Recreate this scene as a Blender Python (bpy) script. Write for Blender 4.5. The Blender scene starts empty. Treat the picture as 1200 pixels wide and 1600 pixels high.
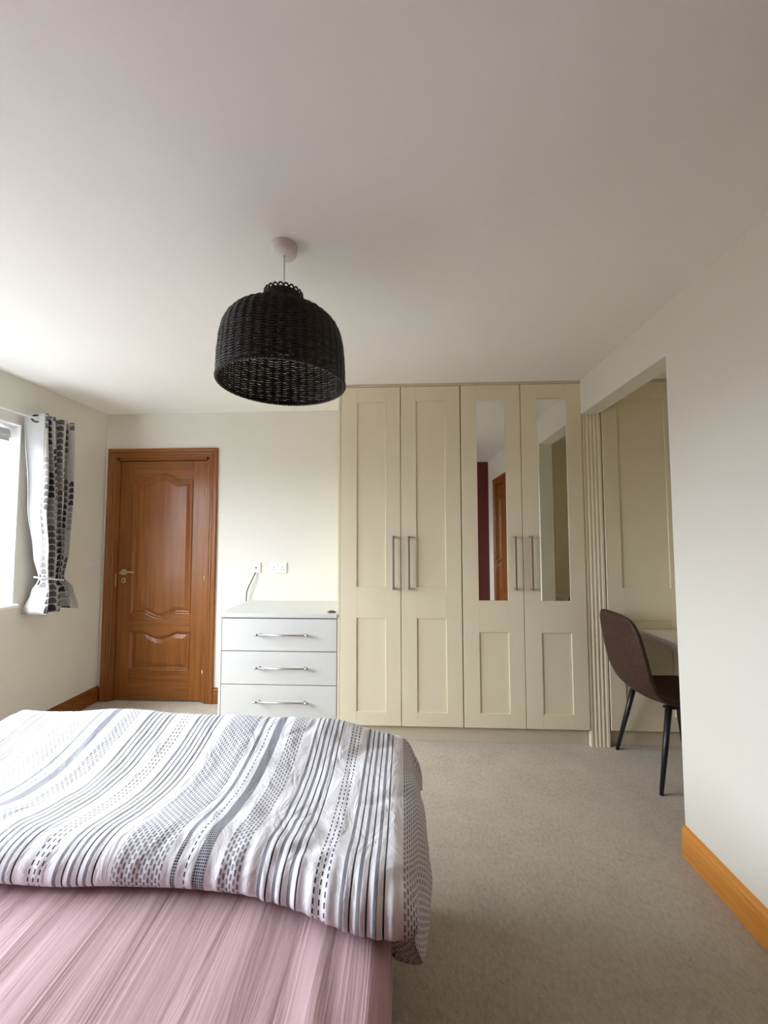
import bpy, bmesh, math, random
from mathutils import Vector, Matrix, noise

random.seed(7)
R = math.radians
SC = bpy.context.scene
COL = SC.collection

# ------------------------------------------------------------------ camera
cam_d = bpy.data.cameras.new('camera')
cam_d.sensor_fit = 'HORIZONTAL'; cam_d.sensor_width = 36.0
cam_d.lens = 625.0 / 1200.0 * 36.0
cam_d.shift_y = 0.0026
cam_d.clip_start = 0.02
cam = bpy.data.objects.new('camera', cam_d); COL.objects.link(cam)
cam.matrix_world = (Matrix.Translation((0, 0, 1.3753)) @ Matrix.Rotation(R(2.8), 4, 'Z')
                    @ Matrix.Rotation(R(93.235), 4, 'X') @ Matrix.Rotation(R(-0.077), 4, 'Z'))
SC.camera = cam

# room measures (metres, camera stands at x = y = 0)
XL, XR, YF, YB, H = -2.578, 1.214, -0.24, 3.32, 2.445     # left, right, behind the camera, far wall, ceiling
YW = 2.755                                                 # wardrobe fronts
YO, HL = 1.868, 2.210                                      # opening in the right wall: near edge, lintel height
XA, YA = 2.10, 0.95                                        # alcove: right wall, near wall
WY0, WY1, WZ0, WZ1 = 0.15, 2.545, 0.93, 2.13               # window opening in the left wall

# ------------------------------------------------------------------ world: overcast sky over paler ground
w = bpy.data.worlds.new('overcast_sky'); SC.world = w; w.use_nodes = True
nt = w.node_tree; nt.nodes.clear()
wo = nt.nodes.new('ShaderNodeOutputWorld'); bg = nt.nodes.new('ShaderNodeBackground')
tc = nt.nodes.new('ShaderNodeTexCoord'); sp = nt.nodes.new('ShaderNodeSeparateXYZ')
mr = nt.nodes.new('ShaderNodeMapRange'); mr.inputs[1].default_value = -0.06; mr.inputs[2].default_value = 0.06
mx = nt.nodes.new('ShaderNodeMix'); mx.data_type = 'RGBA'
mx.inputs[6].default_value = (0.16, 0.16, 0.155, 1)
mx.inputs[7].default_value = (0.91, 0.985, 1.09, 1)
nt.links.new(tc.outputs['Generated'], sp.inputs[0]); nt.links.new(sp.outputs[2], mr.inputs[0])
nt.links.new(mr.outputs[0], mx.inputs[0]); nt.links.new(mx.outputs[2], bg.inputs[0])
# overcast luminance: three times brighter overhead than at the horizon
zc = nt.nodes.new('ShaderNodeMath'); zc.operation = 'MAXIMUM'; zc.inputs[1].default_value = 0.0; nt.links.new(sp.outputs[2], zc.inputs[0])
zm = nt.nodes.new('ShaderNodeMath'); zm.operation = 'MULTIPLY_ADD'; zm.inputs[1].default_value = 2.0; zm.inputs[2].default_value = 1.0; nt.links.new(zc.outputs[0], zm.inputs[0])
zs = nt.nodes.new('ShaderNodeMath'); zs.operation = 'MULTIPLY'; zs.inputs[1].default_value = 6.2; nt.links.new(zm.outputs[0], zs.inputs[0])
nt.links.new(zs.outputs[0], bg.inputs[1])
nt.links.new(bg.outputs[0], wo.inputs[0])
# portal in the window opening: only guides the sampling of the sky
pl = bpy.data.lights.new('window_portal', 'AREA'); pl.shape = 'RECTANGLE'
pl.size = WZ1 - WZ0; pl.size_y = WY1 - WY0; pl.cycles.is_portal = True
po = bpy.data.objects.new('window_portal', pl); COL.objects.link(po)
po.location = (XL - 0.26, (WY0 + WY1) / 2, (WZ0 + WZ1) / 2)
po.rotation_euler = (0, R(-90), 0)

vs = SC.view_settings
SC.display_settings.display_device = 'sRGB'
vs.view_transform = 'Standard'; vs.look = 'None'; vs.gamma = 1.0; vs.use_curve_mapping = False
vs.exposure = 1.38
cy = SC.cycles
cy.use_denoising = True; cy.max_bounces = 14; cy.diffuse_bounces = 10; cy.glossy_bounces = 6
cy.transparent_max_bounces = 12; cy.sample_clamp_indirect = 8.0; cy.caustics_reflective = False; cy.caustics_refractive = False

# ------------------------------------------------------------------ materials
class NT:
    def __init__(s, name):
        s.m = bpy.data.materials.new(name); s.m.use_nodes = True; s.t = s.m.node_tree
        s.b = s.t.nodes['Principled BSDF']
    def n(s, typ, **kw):
        x = s.t.nodes.new(typ)
        for k, v in kw.items(): setattr(x, k, v)
        return x
    def l(s, a, b): s.t.links.new(a, b)
    def put(s, sock, v):
        if hasattr(v, 'links'): s.l(v, sock)
        else: sock.default_value = v
    def M(s, op, a, b=0.0, c=0.0):
        x = s.n('ShaderNodeMath', operation=op)
        s.put(x.inputs[0], a); s.put(x.inputs[1], b); s.put(x.inputs[2], c)
        return x.outputs[0]
    def mix(s, f, a, b):
        x = s.n('ShaderNodeMix', data_type='RGBA')
        s.put(x.inputs[0], f); s.put(x.inputs[6], a); s.put(x.inputs[7], b)
        return x.outputs[2]
    def coord(s, scale=(1, 1, 1), which='Object', rot=(0, 0, 0)):
        c = s.n('ShaderNodeTexCoord'); mp = s.n('ShaderNodeMapping')
        mp.inputs['Scale'].default_value = scale; mp.inputs['Rotation'].default_value = rot
        s.l(c.outputs[which], mp.inputs[0]); return mp.outputs[0]
    def noise(s, vec, scale, detail=3, rough=0.5, dist=0.0):
        x = s.n('ShaderNodeTexNoise'); x.inputs['Scale'].default_value = scale
        x.inputs['Detail'].default_value = detail; x.inputs['Roughness'].default_value = rough
        x.inputs['Distortion'].default_value = dist
        s.l(vec, x.inputs['Vector']); return x.outputs[0]
    def ramp(s, f, stops):
        x = s.n('ShaderNodeValToRGB'); e = x.color_ramp.elements
        while len(e) < len(stops): e.new(0.5)
        for k, (p, c) in enumerate(stops): e[k].position = p; e[k].color = (*c, 1)
        s.l(f, x.inputs[0]); return x.outputs[0]
    def bump(s, h, strength, dist):
        x = s.n('ShaderNodeBump'); x.inputs['Strength'].default_value = strength
        x.inputs['Distance'].default_value = dist; s.l(h, x.inputs['Height']); s.l(x.outputs[0], s.b.inputs['Normal'])
        return x
    def base(s, c, rough=0.5, metal=0.0, spec=0.5):
        s.put(s.b.inputs['Base Color'], (*c, 1) if isinstance(c, tuple) and len(c) == 3 else c)
        s.b.inputs['Roughness'].default_value = rough; s.b.inputs['Metallic'].default_value = metal
        s.b.inputs['Specular IOR Level'].default_value = spec
        return s

def paint(name, c, rough=0.6, var=0.03, bump=0.06, scale=60, spec=0.4):
    k = NT(name); v = k.coord()
    f = k.noise(v, 3.0, 3)
    a = tuple(min(1, x * (1 - var)) for x in c); b = tuple(min(1, x * (1 + var)) for x in c)
    k.base(k.mix(f, (*a, 1), (*b, 1)), rough, 0, spec)
    k.bump(k.noise(v, scale, 4), bump, 0.004)
    return k.m

def oak(name, grain, dark=(0.125, 0.040, 0.009), mid=(0.235, 0.083, 0.017), light=(0.34, 0.128, 0.027), rough=0.42):
    k = NT(name); s = [26, 26, 26]; s['xyz'.index(grain)] = 1.3
    v = k.coord(tuple(s)); f = k.noise(v, 1.0, 6, 0.62, 0.9)
    s2 = [110, 110, 110]; s2['xyz'.index(grain)] = 5
    g = k.noise(k.coord(tuple(s2)), 1.0, 3, 0.6)
    mm = k.M('ADD', k.M('MULTIPLY', f, 0.75), k.M('MULTIPLY', g, 0.25))
    k.base(k.ramp(mm, [(0.22, dark), (0.50, mid), (0.80, light)]), rough, 0, 0.3)
    k.b.inputs['Coat Weight'].default_value = 0.13; k.b.inputs['Coat Roughness'].default_value = 0.16
    k.bump(g, 0.10, 0.001)
    return k.m

def plain(name, c, rough=0.5, metal=0.0, spec=0.5, var=0.05, scale=40):
    k = NT(name); f = k.noise(k.coord(), scale, 3)
    k.base(k.mix(f, (*[x * (1 - var) for x in c], 1), (*[min(1, x * (1 + var)) for x in c], 1)), rough, metal, spec)
    return k.m

MAT = {}
MAT['wall'] = paint('wall_paint', (0.755, 0.74, 0.655), 0.75, 0.015, 0.05, 90)
MAT['ceiling'] = paint('ceiling_paint', (0.905, 0.905, 0.86), 0.85, 0.015, 0.10, 140)
MAT['alcove'] = paint('alcove_cream_paint', (0.84, 0.775, 0.61), 0.75, 0.015, 0.05, 90)
MAT['red'] = paint('dark_red_wall_paint', (0.115, 0.022, 0.014), 0.7, 0.04)
MAT['cream'] = paint('cream_lacquer', (0.80, 0.725, 0.535), 0.42, 0.012, 0.02, 200, 0.5)
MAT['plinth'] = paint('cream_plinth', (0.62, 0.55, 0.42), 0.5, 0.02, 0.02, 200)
MAT['white'] = paint('white_lacquer', (0.655, 0.66, 0.63), 0.35, 0.01, 0.01, 200, 0.5)
MAT['reveal'] = paint('white_reveal_paint', (0.84, 0.85, 0.84), 0.6, 0.01, 0.04, 90)
MAT['upvc'] = plain('white_frame', (0.86, 0.87, 0.87), 0.35)
MAT['plate'] = plain('white_plastic', (0.80, 0.79, 0.77), 0.3)
MAT['hole'] = plain('dark_slot', (0.012, 0.012, 0.012), 0.6)
MAT['cable'] = plain('black_cable', (0.015, 0.014, 0.012), 0.45)
MAT['steel'] = plain('brushed_steel', (0.34, 0.29, 0.24), 0.58, 0.85)
MAT['bright_steel'] = plain('bright_steel', (0.60, 0.60, 0.585), 0.36, 1.0)
MAT['brass'] = plain('satin_brass', (0.62, 0.47, 0.28), 0.32, 1.0)
MAT['dark_metal'] = plain('dark_metal', (0.03, 0.028, 0.026), 0.4, 0.6)
MAT['oak_v'] = oak('oak_upright_grain', 'z'); MAT['oak_h'] = oak('oak_level_grain', 'x'); MAT['oak_y_lit'] = oak('oak_long_grain_lit', 'y', (0.44, 0.165, 0.026), (0.64, 0.265, 0.045), (0.75, 0.35, 0.075), 0.45)  # long-grain copy is the same oak, window light painted into its brighter colour
MAT['pendant_white'] = plain('white_pendant_plastic', (0.78, 0.74, 0.70), 0.4)
MAT['wicker'] = plain('black_wicker', (0.010, 0.0075, 0.0075), 0.4, 0.0, 0.45, 0.35, 300)
MAT['black_leg'] = plain('black_powder_coat', (0.010, 0.010, 0.011), 0.4)
MAT['bulb'] = plain('frosted_bulb', (0.75, 0.74, 0.72), 0.25)

k = NT('mirror_silver'); k.base(k.mix(k.noise(k.coord(), 2.0, 1), (0.86, 0.87, 0.85, 1), (0.88, 0.885, 0.87, 1)), 0.0, 1.0); MAT['mirror'] = k.m

k = NT('window_glass')
tr = k.n('ShaderNodeBsdfTransparent'); gl = k.n('ShaderNodeBsdfGlossy'); gl.inputs['Roughness'].default_value = 0.02
ms = k.n('ShaderNodeMixShader'); ms.inputs[0].default_value = 0.06
k.l(tr.outputs[0], ms.inputs[1]); k.l(gl.outputs[0], ms.inputs[2])
k.l(ms.outputs[0], k.t.nodes['Material Output'].inputs[0]); MAT['glass'] = k.m

k = NT('beige_carpet'); v = k.coord()
f1 = k.noise(v, 300, 4, 0.7); f2 = k.noise(v, 5, 4, 0.6); f3 = k.noise(k.coord((1, 0.62, 1), rot=(0, 0, 0.35)), 75, 4, 0.65)
mm = k.M('ADD', k.M('MULTIPLY', f1, 0.36), k.M('ADD', k.M('MULTIPLY', f2, 0.22), k.M('MULTIPLY', f3, 0.42)))
k.base(k.ramp(mm, [(0.34, (0.50, 0.43, 0.335)), (0.5, (0.72, 0.64, 0.515)), (0.64, (0.84, 0.76, 0.635))]), 0.95, 0, 0.1)
k.b.inputs['Sheen Weight'].default_value = 0.1
k.bump(k.M('ADD', k.M('MULTIPLY', f1, 0.6), k.M('MULTIPLY', f3, 0.55)), 0.9, 0.016); MAT['carpet'] = k.m

k = NT('pink_sheet'); uvn = k.n('ShaderNodeTexCoord')
mp = k.n('ShaderNodeMapping'); mp.inputs['Scale'].default_value = (13, 1.0, 13); mp.inputs['Rotation'].default_value = (0, 0, R(5)); k.l(uvn.outputs['Object'], mp.inputs[0])
f1 = k.noise(mp.outputs[0], 1.0, 4, 0.5, 1.4)
mp2 = k.n('ShaderNodeMapping'); mp2.inputs['Scale'].default_value = (46, 2.6, 46); k.l(uvn.outputs['Object'], mp2.inputs[0])
msk = k.noise(k.coord(), 3.5, 2)
f2 = k.M('MULTIPLY', k.noise(mp2.outputs[0], 1.0, 3, 0.55, 1.0), msk)
f3 = k.noise(k.coord(), 1500, 2)
k.base(k.mix(f2, (0.52, 0.345, 0.365, 1), (0.56, 0.38, 0.40, 1)), 0.8, 0, 0.25)
k.b.inputs['Sheen Weight'].default_value = 0.3
k.bump(k.M('ADD', k.M('MULTIPLY', f1, 1.0), k.M('ADD', k.M('MULTIPLY', f2, 0.22), k.M('MULTIPLY', f3, 0.02))), 0.5, 0.020); MAT['sheet'] = k.m
MAT['divan'] = plain('pinkish_divan_cloth', (0.40, 0.25, 0.26), 0.85)

# woven striped duvet cover: u runs across the stripes, v along them (metres)
k = NT('striped_duvet_cloth'); tcn = k.n('ShaderNodeUVMap'); sep = k.n('ShaderNodeSeparateXYZ'); k.l(tcn.outputs[0], sep.inputs[0])
U, V = sep.outputs[0], sep.outputs[1]
PER, U0 = 0.672, -0.83
um = k.M('FLOORED_MODULO', k.M('SUBTRACT', U, U0), PER)
def band(c, hw): return k.M('LESS_THAN', k.M('ABSOLUTE', k.M('SUBTRACT', um, c - U0)), hw)
def allof(lst):
    r = lst[0]
    for x in lst[1:]: r = k.M('MAXIMUM', r, x)
    return r
grp = [-0.804 + 0.0176 * i for i in range(6)]; grp2 = [-0.326 + 0.0182 * i for i in range(6)]
thick = allof([band(c, 0.0044) for c in grp[0::2] + grp2[0::2]])
thin = allof([band(c, 0.0019) for c in grp[1::2] + grp2[1::2]])
dv = k.M('FLOORED_MODULO', V, 0.016)
dash_on = k.M('LESS_THAN', dv, 0.0095)
dash = k.M('MULTIPLY', dash_on, allof([band(c, 0.0017) for c in (-0.194, -0.181, -0.168, -0.504)]))
cu = k.M('FLOOR', k.M('DIVIDE', U, 0.0034)); cv = k.M('FLOOR', k.M('DIVIDE', V, 0.0040))
chk = k.M('MULTIPLY', k.M('LESS_THAN', k.M('FLOORED_MODULO', U, 0.0052), 0.0038), k.M('LESS_THAN', k.M('FLOORED_MODULO', V, 0.0058), 0.0042))
check = k.M('MULTIPLY', allof([band(-0.471, 0.0150), band(-0.5305, 0.0062)]), k.M('ADD', 0.42, k.M('MULTIPLY', chk, 0.58)))
col_i = k.M('FLOOR', k.M('DIVIDE', U, 0.0088)); odd = k.M('FLOORED_MODULO', col_i, 2.0)
mv = k.M('FLOORED_MODULO', k.M('ADD', V, k.M('MULTIPLY', odd, 0.0085)), 0.017)
mesh_d = k.M('MULTIPLY', k.M('LESS_THAN', k.M('FLOORED_MODULO', U, 0.0088), 0.0048), k.M('LESS_THAN', mv, 0.0110))
border = k.M('GREATER_THAN', U, -0.003); inner = k.M('SUBTRACT', 1.0, border)
net = k.M('MULTIPLY', allof([band(-0.617, 0.058), band(-0.397, 0.026), border]), k.M('ADD', 0.20, k.M('MULTIPLY', mesh_d, 0.80)))
wv = k.noise(k.coord(which='UV', scale=(1, 1, 1)), 900, 2)
basec = k.mix(k.noise(k.coord(), 6, 3), (0.76, 0.76, 0.80, 1), (0.84, 0.84, 0.87, 1))
c1 = k.mix(net, basec, (0.20, 0.20, 0.225, 1))
c2 = k.mix(k.M('MULTIPLY', thick, inner), c1, (0.19, 0.195, 0.215, 1))
c3 = k.mix(k.M('MULTIPLY', k.M('MAXIMUM', thin, dash), inner), c2, (0.022, 0.022, 0.032, 1))
c4 = k.mix(k.M('MULTIPLY', check, inner), c3, (0.03, 0.034, 0.055, 1))
k.base(c4, 0.72, 0, 0.3); k.b.inputs['Sheen Weight'].default_value = 0.15
wr = k.noise(k.coord(scale=(7, 3, 5)), 2.2, 4, 0.55, 0.6)
k.bump(k.M('ADD', wr, k.M('MULTIPLY', wv, 0.012)), 0.38, 0.035); MAT['duvet'] = k.m

# curtain cloth: columns of stacked domes in greys on off-white
k = NT('leaf_print_curtain_cloth'); tcn = k.n('ShaderNodeUVMap'); sep = k.n('ShaderNodeSeparateXYZ'); k.l(tcn.outputs[0], sep.inputs[0])
U, V = sep.outputs[0], sep.outputs[1]
CW, CH = 0.056, 0.046
ci = k.M('FLOOR', k.M('DIVIDE', U, CW)); fu = k.M('SUBTRACT', k.M('DIVIDE', k.M('FLOORED_MODULO', U, CW), CW), 0.5)
vv = k.M('ADD', V, k.M('MULTIPLY', ci, 0.019))
ri = k.M('FLOOR', k.M('DIVIDE', vv, CH)); fv = k.M('DIVIDE', k.M('FLOORED_MODULO', vv, CH), CH)
ell = k.M('ADD', k.M('POWER', k.M('ABSOLUTE', k.M('DIVIDE', fu, 0.43)), 2.0), k.M('POWER', k.M('DIVIDE', k.M('ABSOLUTE', k.M('SUBTRACT', fv, 0.30)), 0.60), 2.2))
dome = k.M('MULTIPLY', k.M('LESS_THAN', ell, 1.0), k.M('GREATER_THAN', fv, 0.07))
wn = k.n('ShaderNodeTexWhiteNoise', noise_dimensions='2D'); cb = k.n('ShaderNodeCombineXYZ')
k.l(ci, cb.inputs[0]); k.l(k.M('FLOOR', k.M('DIVIDE', ri, 4.0)), cb.inputs[1]); k.l(cb.outputs[0], wn.inputs['Vector'])
shade = k.ramp(wn.outputs[0], [(0.0, (0.045, 0.042, 0.055)), (0.22, (0.13, 0.12, 0.12)), (0.5, (0.27, 0.25, 0.24)), (0.76, (0.44, 0.42, 0.40))])
k.t.nodes[-1].color_ramp.interpolation = 'CONSTANT'
k.base(k.mix(dome, (0.49, 0.48, 0.455, 1), shade), 0.85, 0, 0.2)
k.bump(k.noise(k.coord(), 900, 2), 0.15, 0.002); MAT['curtain'] = k.m
MAT['lining'] = plain('white_curtain_lining', (0.50, 0.51, 0.51), 0.8)
MAT['tie'] = plain('pale_tie_back_cord', (0.60, 0.60, 0.60), 0.6)

k = NT('brown_leatherette'); v = k.coord(); f = k.noise(v, 45, 4, 0.6)
k.base(k.ramp(f, [(0.3, (0.030, 0.012, 0.007)), (0.6, (0.060, 0.025, 0.015)), (0.8, (0.08, 0.036, 0.022))]), 0.52, 0, 0.4)
k.bump(k.noise(v, 500, 3), 0.25, 0.001); MAT['leather'] = k.m
k = NT('bronze_trinket'); k.base(k.ramp(k.noise(k.coord(), 160, 3), [(0.4, (0.02, 0.018, 0.012)), (0.65, (0.32, 0.28, 0.2))]), 0.35, 0.7); MAT['trinket'] = k.m

# ------------------------------------------------------------------ object helpers
def tag(o, label, cat, group=None, kind=None):
    o['label'] = label
    if kind != 'structure' or cat: o['category'] = cat
    if group: o['group'] = group
    if kind: o['kind'] = kind
    return o

def thing(name, label, cat, loc=(0, 0, 0), rz=0.0, group=None, kind=None):
    o = bpy.data.objects.new(name, None); COL.objects.link(o)
    o.empty_display_size = 0.1; o.location = loc; o.rotation_euler = (0, 0, rz)
    return tag(o, label, cat, group, kind)

def link(name, bm, mat, parent=None, smooth=False, kind=None, org=None):
    """ONE mesh object; geometry is given in the parent thing's own frame (or the world when top-level)."""
    me = bpy.data.meshes.new(name); bm.to_mesh(me); bm.free()
    if org: me.transform(Matrix.Translation([-c for c in org]))
    me.materials.append(MAT[mat] if isinstance(mat, str) else mat)
    for p in me.polygons: p.use_smooth = smooth
    o = bpy.data.objects.new(name, me); COL.objects.link(o)
    if org: o.location = org
    if parent: o.parent = parent
    if kind: o['kind'] = kind
    return o

def new(): return bmesh.new()

def box(bm, x0, x1, y0, y1, z0, z1, bev=0.0, seg=1):
    b = bm if bev == 0 else bmesh.new()
    vs_ = [b.verts.new(p) for p in ((x0, y0, z0), (x1, y0, z0), (x1, y1, z0), (x0, y1, z0), (x0, y0, z1), (x1, y0, z1), (x1, y1, z1), (x0, y1, z1))]
    for f in ((0, 3, 2, 1), (4, 5, 6, 7), (0, 1, 5, 4), (1, 2, 6, 5), (2, 3, 7, 6), (3, 0, 4, 7)): b.faces.new([vs_[i] for i in f])
    if bev:
        bmesh.ops.bevel(b, geom=b.edges[:], offset=bev, segments=seg, affect='EDGES', clamp_overlap=True)
        merge(bm, b)

def merge(bm, b):
    me = bpy.data.meshes.new('tmp'); b.to_mesh(me); b.free(); bm.from_mesh(me); bpy.data.meshes.remove(me)

def bx(name, x0, x1, y0, y1, z0, z1, mat, parent=None, bev=0.0015, seg=1, **kw):
    bm = new(); box(bm, x0, x1, y0, y1, z0, z1, bev, seg); return link(name, bm, mat, parent, **kw)

def frames(pts):
    out = []; n = len(pts); prev = None
    for i in range(n):
        t = (pts[min(i + 1, n - 1)] - pts[max(i - 1, 0)]).normalized()
        if prev is None:
            a = Vector((0, 0, 1)) if abs(t.z) < 0.9 else Vector((1, 0, 0))
        else: a = prev
        u = (a - t * a.dot(t)).normalized(); v = t.cross(u); prev = u
        out.append((u, v))
    return out

def tube(bm, pts, rad, n=8, closed=False, caps=True, flat=1.0):
    pts = [Vector(p) for p in pts]; m = len(pts)
    rad = rad if isinstance(rad, (list, tuple)) else [rad] * m
    fr = frames(pts); rings = []
    for p, r, (u, v) in zip(pts, rad, fr):
        rings.append([bm.verts.new(p + u * (r * math.cos(2 * math.pi * k_ / n)) + v * (r * flat * math.sin(2 * math.pi * k_ / n))) for k_ in range(n)])
    for i in range(m if closed else m - 1):
        a, b = rings[i], rings[(i + 1) % m]
        for k_ in range(n): bm.faces.new((a[k_], a[(k_ + 1) % n], b[(k_ + 1) % n], b[k_]))
    if caps and not closed:
        bm.faces.new(rings[0][::-1]); bm.faces.new(rings[-1])

def lathe(bm, prof, cx, cy_, n=32):
    rings = []
    for r, z in prof:
        rings.append([bm.verts.new((cx + r * math.cos(2 * math.pi * i / n), cy_ + r * math.sin(2 * math.pi * i / n), z)) for i in range(n)])
    for a, b in zip(rings, rings[1:]):
        for i in range(n): bm.faces.new((a[i], a[(i + 1) % n], b[(i + 1) % n], b[i]))
    if prof[0][0] > 0: bm.faces.new(rings[0][::-1])
    if prof[-1][0] > 0: bm.faces.new(rings[-1])

def prism_xz(bm, poly, y0, y1, bev=0.0):
    """polygon in the x-z plane (counter-clockwise seen from -y) from y0 (front) to y1"""
    b = bmesh.new()
    f = [b.verts.new((x, y0, z)) for x, z in poly]; g = [b.verts.new((x, y1, z)) for x, z in poly]
    b.faces.new(f); b.faces.new(g[::-1])
    n = len(poly)
    for i in range(n): b.faces.new((f[(i + 1) % n], f[i], g[i], g[(i + 1) % n]))
    bmesh.ops.recalc_face_normals(b, faces=b.faces[:])
    if bev:
        ed = [e for e in b.edges if all(abs(v_.co.y - y0) < 1e-6 for v_ in e.verts)]
        bmesh.ops.bevel(b, geom=ed, offset=bev, segments=1, affect='EDGES', clamp_overlap=True)
    merge(bm, b)

def copy_tree(o, parent=None):
    c = o.copy(); COL.objects.link(c); c.parent = parent
    for ch in list(o.children): copy_tree(ch, c)
    return c

# ------------------------------------------------------------------ room shell
T = 0.12
D1X0, D1W, DH = -2.446, 0.762, 2.032                      # door in the far wall
D2Y1 = 0.985                                               # door in the right wall: far edge of its slab
G = 0.032                                                  # jamb lining

bm = new(); box(bm, XL - 0.4, XA + 0.2, YF - 0.2, YB + 0.18, -0.08, 0.0)
tag(link('floor', bm, 'carpet'), 'beige short pile fitted carpet covering the whole room', 'floor', kind='structure')
bm = new(); box(bm, XL - 0.4, XA + 0.2, YF - 0.2, YB + 0.18, H, H + 0.08)
tag(link('ceiling', bm, 'ceiling'), 'plain off white plastered ceiling above the bed', 'ceiling', kind='structure')

bm = new(); TL = 0.30
box(bm, XL - TL, XL, YF, WY0, 0, H); box(bm, XL - TL, XL, WY1, YB, 0, H)
box(bm, XL - TL, XL, WY0, WY1, 0, WZ0); box(bm, XL - TL, XL, WY0, WY1, WZ1, H)
tag(link('wall_left', bm, 'wall'), 'off white window wall on the left with a recessed window', 'wall', kind='structure')
bm = new(); a, b = D1X0 - G, D1X0 + D1W + G
box(bm, XL - TL, a, YB, YB + T, 0, H); box(bm, b, XA + 0.12, YB, YB + T, 0, H); box(bm, a, b, YB, YB + T, DH + G, H)
tag(link('wall_back', bm, 'wall'), 'off white far wall holding the oak door', 'wall', kind='structure')
bm = new(); a, b = D2Y1 - D1W - G, D2Y1 + G; T2 = 0.115
box(bm, XR, XR + T2, YF, a, 0, H); box(bm, XR, XR + T2, b, YO, 0, H); box(bm, XR, XR + T2, a, b, DH + G, H)
box(bm, XR, XR + T2, YO, YW + 0.02, HL, H)
tag(link('wall_right', bm, 'wall'), 'off white right wall with a squared opening into the desk alcove', 'wall', kind='structure')
bm = new(); box(bm, XL - TL, XA + 0.12, YF - T, YF, 0, H)
tag(link('wall_front', bm, 'red'), 'dark red painted wall, seen only in the wardrobe mirror', 'wall', kind='structure')
bm = new(); box(bm, XA, XA + 0.12, YF, YB, 0, H)
tag(link('wall_alcove', bm, 'alcove'), 'cream side wall of the alcove behind the desk', 'wall', kind='structure')
bm = new(); box(bm, XR + T2, XA, YA - 0.1, YA, 0, H)
tag(link('wall_alcove_end', bm, 'alcove'), 'cream end wall of the alcove, hidden by the right wall', 'wall', kind='structure')
# outer closing of the door_2 opening
bm = new(); box(bm, XR + 0.40, XR + 0.44, YF, YA - 0.1, 0, H)
tag(link('wall_passage', bm, 'wall'), 'off white passage wall behind the closed side door', 'wall', kind='structure')

bm = new(); box(bm, D1X0 - 0.3, D1X0 + D1W + 0.3, YB + T + 0.01, YB + T + 0.05, 0, H)  # unseen board, added to stop daylight leaking in around door_1
tag(link('wall_light_stop', bm, 'wall'), 'unseen board added behind the closed oak door against leaking daylight', 'wall', kind='structure')
# skirting boards: ogee topped oak boards
def skirting(name, p0, p1, label, mat, h=0.127):
    """p0 -> p1 along the wall foot, room side on the left of the travel direction"""
    p0, p1 = Vector(p0), Vector(p1); d = (p1 - p0).normalized(); nrm = Vector((-d.y, d.x, 0))
    prof = [(0, 0), (0.017, 0), (0.017, h * 0.70), (0.0145, h * 0.72), (0.0145, h * 0.76), (0.0165, h * 0.79), (0.016, h * 0.86), (0.010, h * 0.92), (0.0085, h), (0, h)]
    bm = new(); ra = [bm.verts.new(p0 + nrm * a + Vector((0, 0, z))) for a, z in prof]; rb = [bm.verts.new(p1 + nrm * a + Vector((0, 0, z))) for a, z in prof]
    n = len(prof)
    for i in range(n): bm.faces.new((ra[i], ra[(i + 1) % n], rb[(i + 1) % n], rb[i]))
    bm.faces.new(ra[::-1]); bm.faces.new(rb); bmesh.ops.recalc_face_normals(bm, faces=bm.faces[:])
    tag(link(name, bm, mat), label, 'skirting board', kind='structure')
skirting('baseboard_right', (XR, b + 0.08, 0), (XR, YO, 0), 'varnished oak skirting board along the foot of the right wall', 'oak_y_lit')
skirting('baseboard_left', (XL, YB, 0), (XL, YF, 0), 'oak skirting board under the window wall, shade painted into its tone', 'oak_h')  # same oak as the right skirting, shade put into its darker tone
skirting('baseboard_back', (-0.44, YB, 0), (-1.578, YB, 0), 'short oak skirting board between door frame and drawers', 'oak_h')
skirting('baseboard_alcove', (XA, YA, 0), (XA, YW, 0), 'oak skirting board under the alcove desk', 'oak_y_lit')

# ------------------------------------------------------------------ oak doors with curved raised panels
def curve(x0, x1, z, dz, n=18):
    """edge from x0 to x1: flat shoulders, a swell of dz in the middle"""
    out = []
    for i in range(n + 1):
        t = i / n; s = min(max((t - 0.17) / 0.66, 0), 1); s = 0.5 - 0.5 * math.cos(2 * math.pi * s)
        dip = -0.10 * dz * math.exp(-((t - 0.2) / 0.07) ** 2) - 0.10 * dz * math.exp(-((t - 0.8) / 0.07) ** 2)
        out.append((x0 + (x1 - x0) * t, z + dz * s + dip))
    return out

def panel_poly(sl, sr, lo, hi, d):
    """outline of a door panel set in by d; lo/hi = (z, swell) of the bottom and top edge"""
    bot = curve(sl + d, sr - d, lo[0] + d, lo[1]) if lo[1] else [(sl + d, lo[0] + d), (sr - d, lo[0] + d)]
    return bot + curve(sl + d, sr - d, hi[0] - d, hi[1])[::-1]

def loft_xz(bm, rings):
    """rings: list of (poly, y); faces between, last closed"""
    vr = [[bm.verts.new((x, y, z)) for x, z in poly] for poly, y in rings]
    n = len(vr[0])
    for a, b in zip(vr, vr[1:]):
        for i in range(n): bm.faces.new((a[i], a[(i + 1) % n], b[(i + 1) % n], b[i]))
    bm.faces.new(vr[-1])

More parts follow.
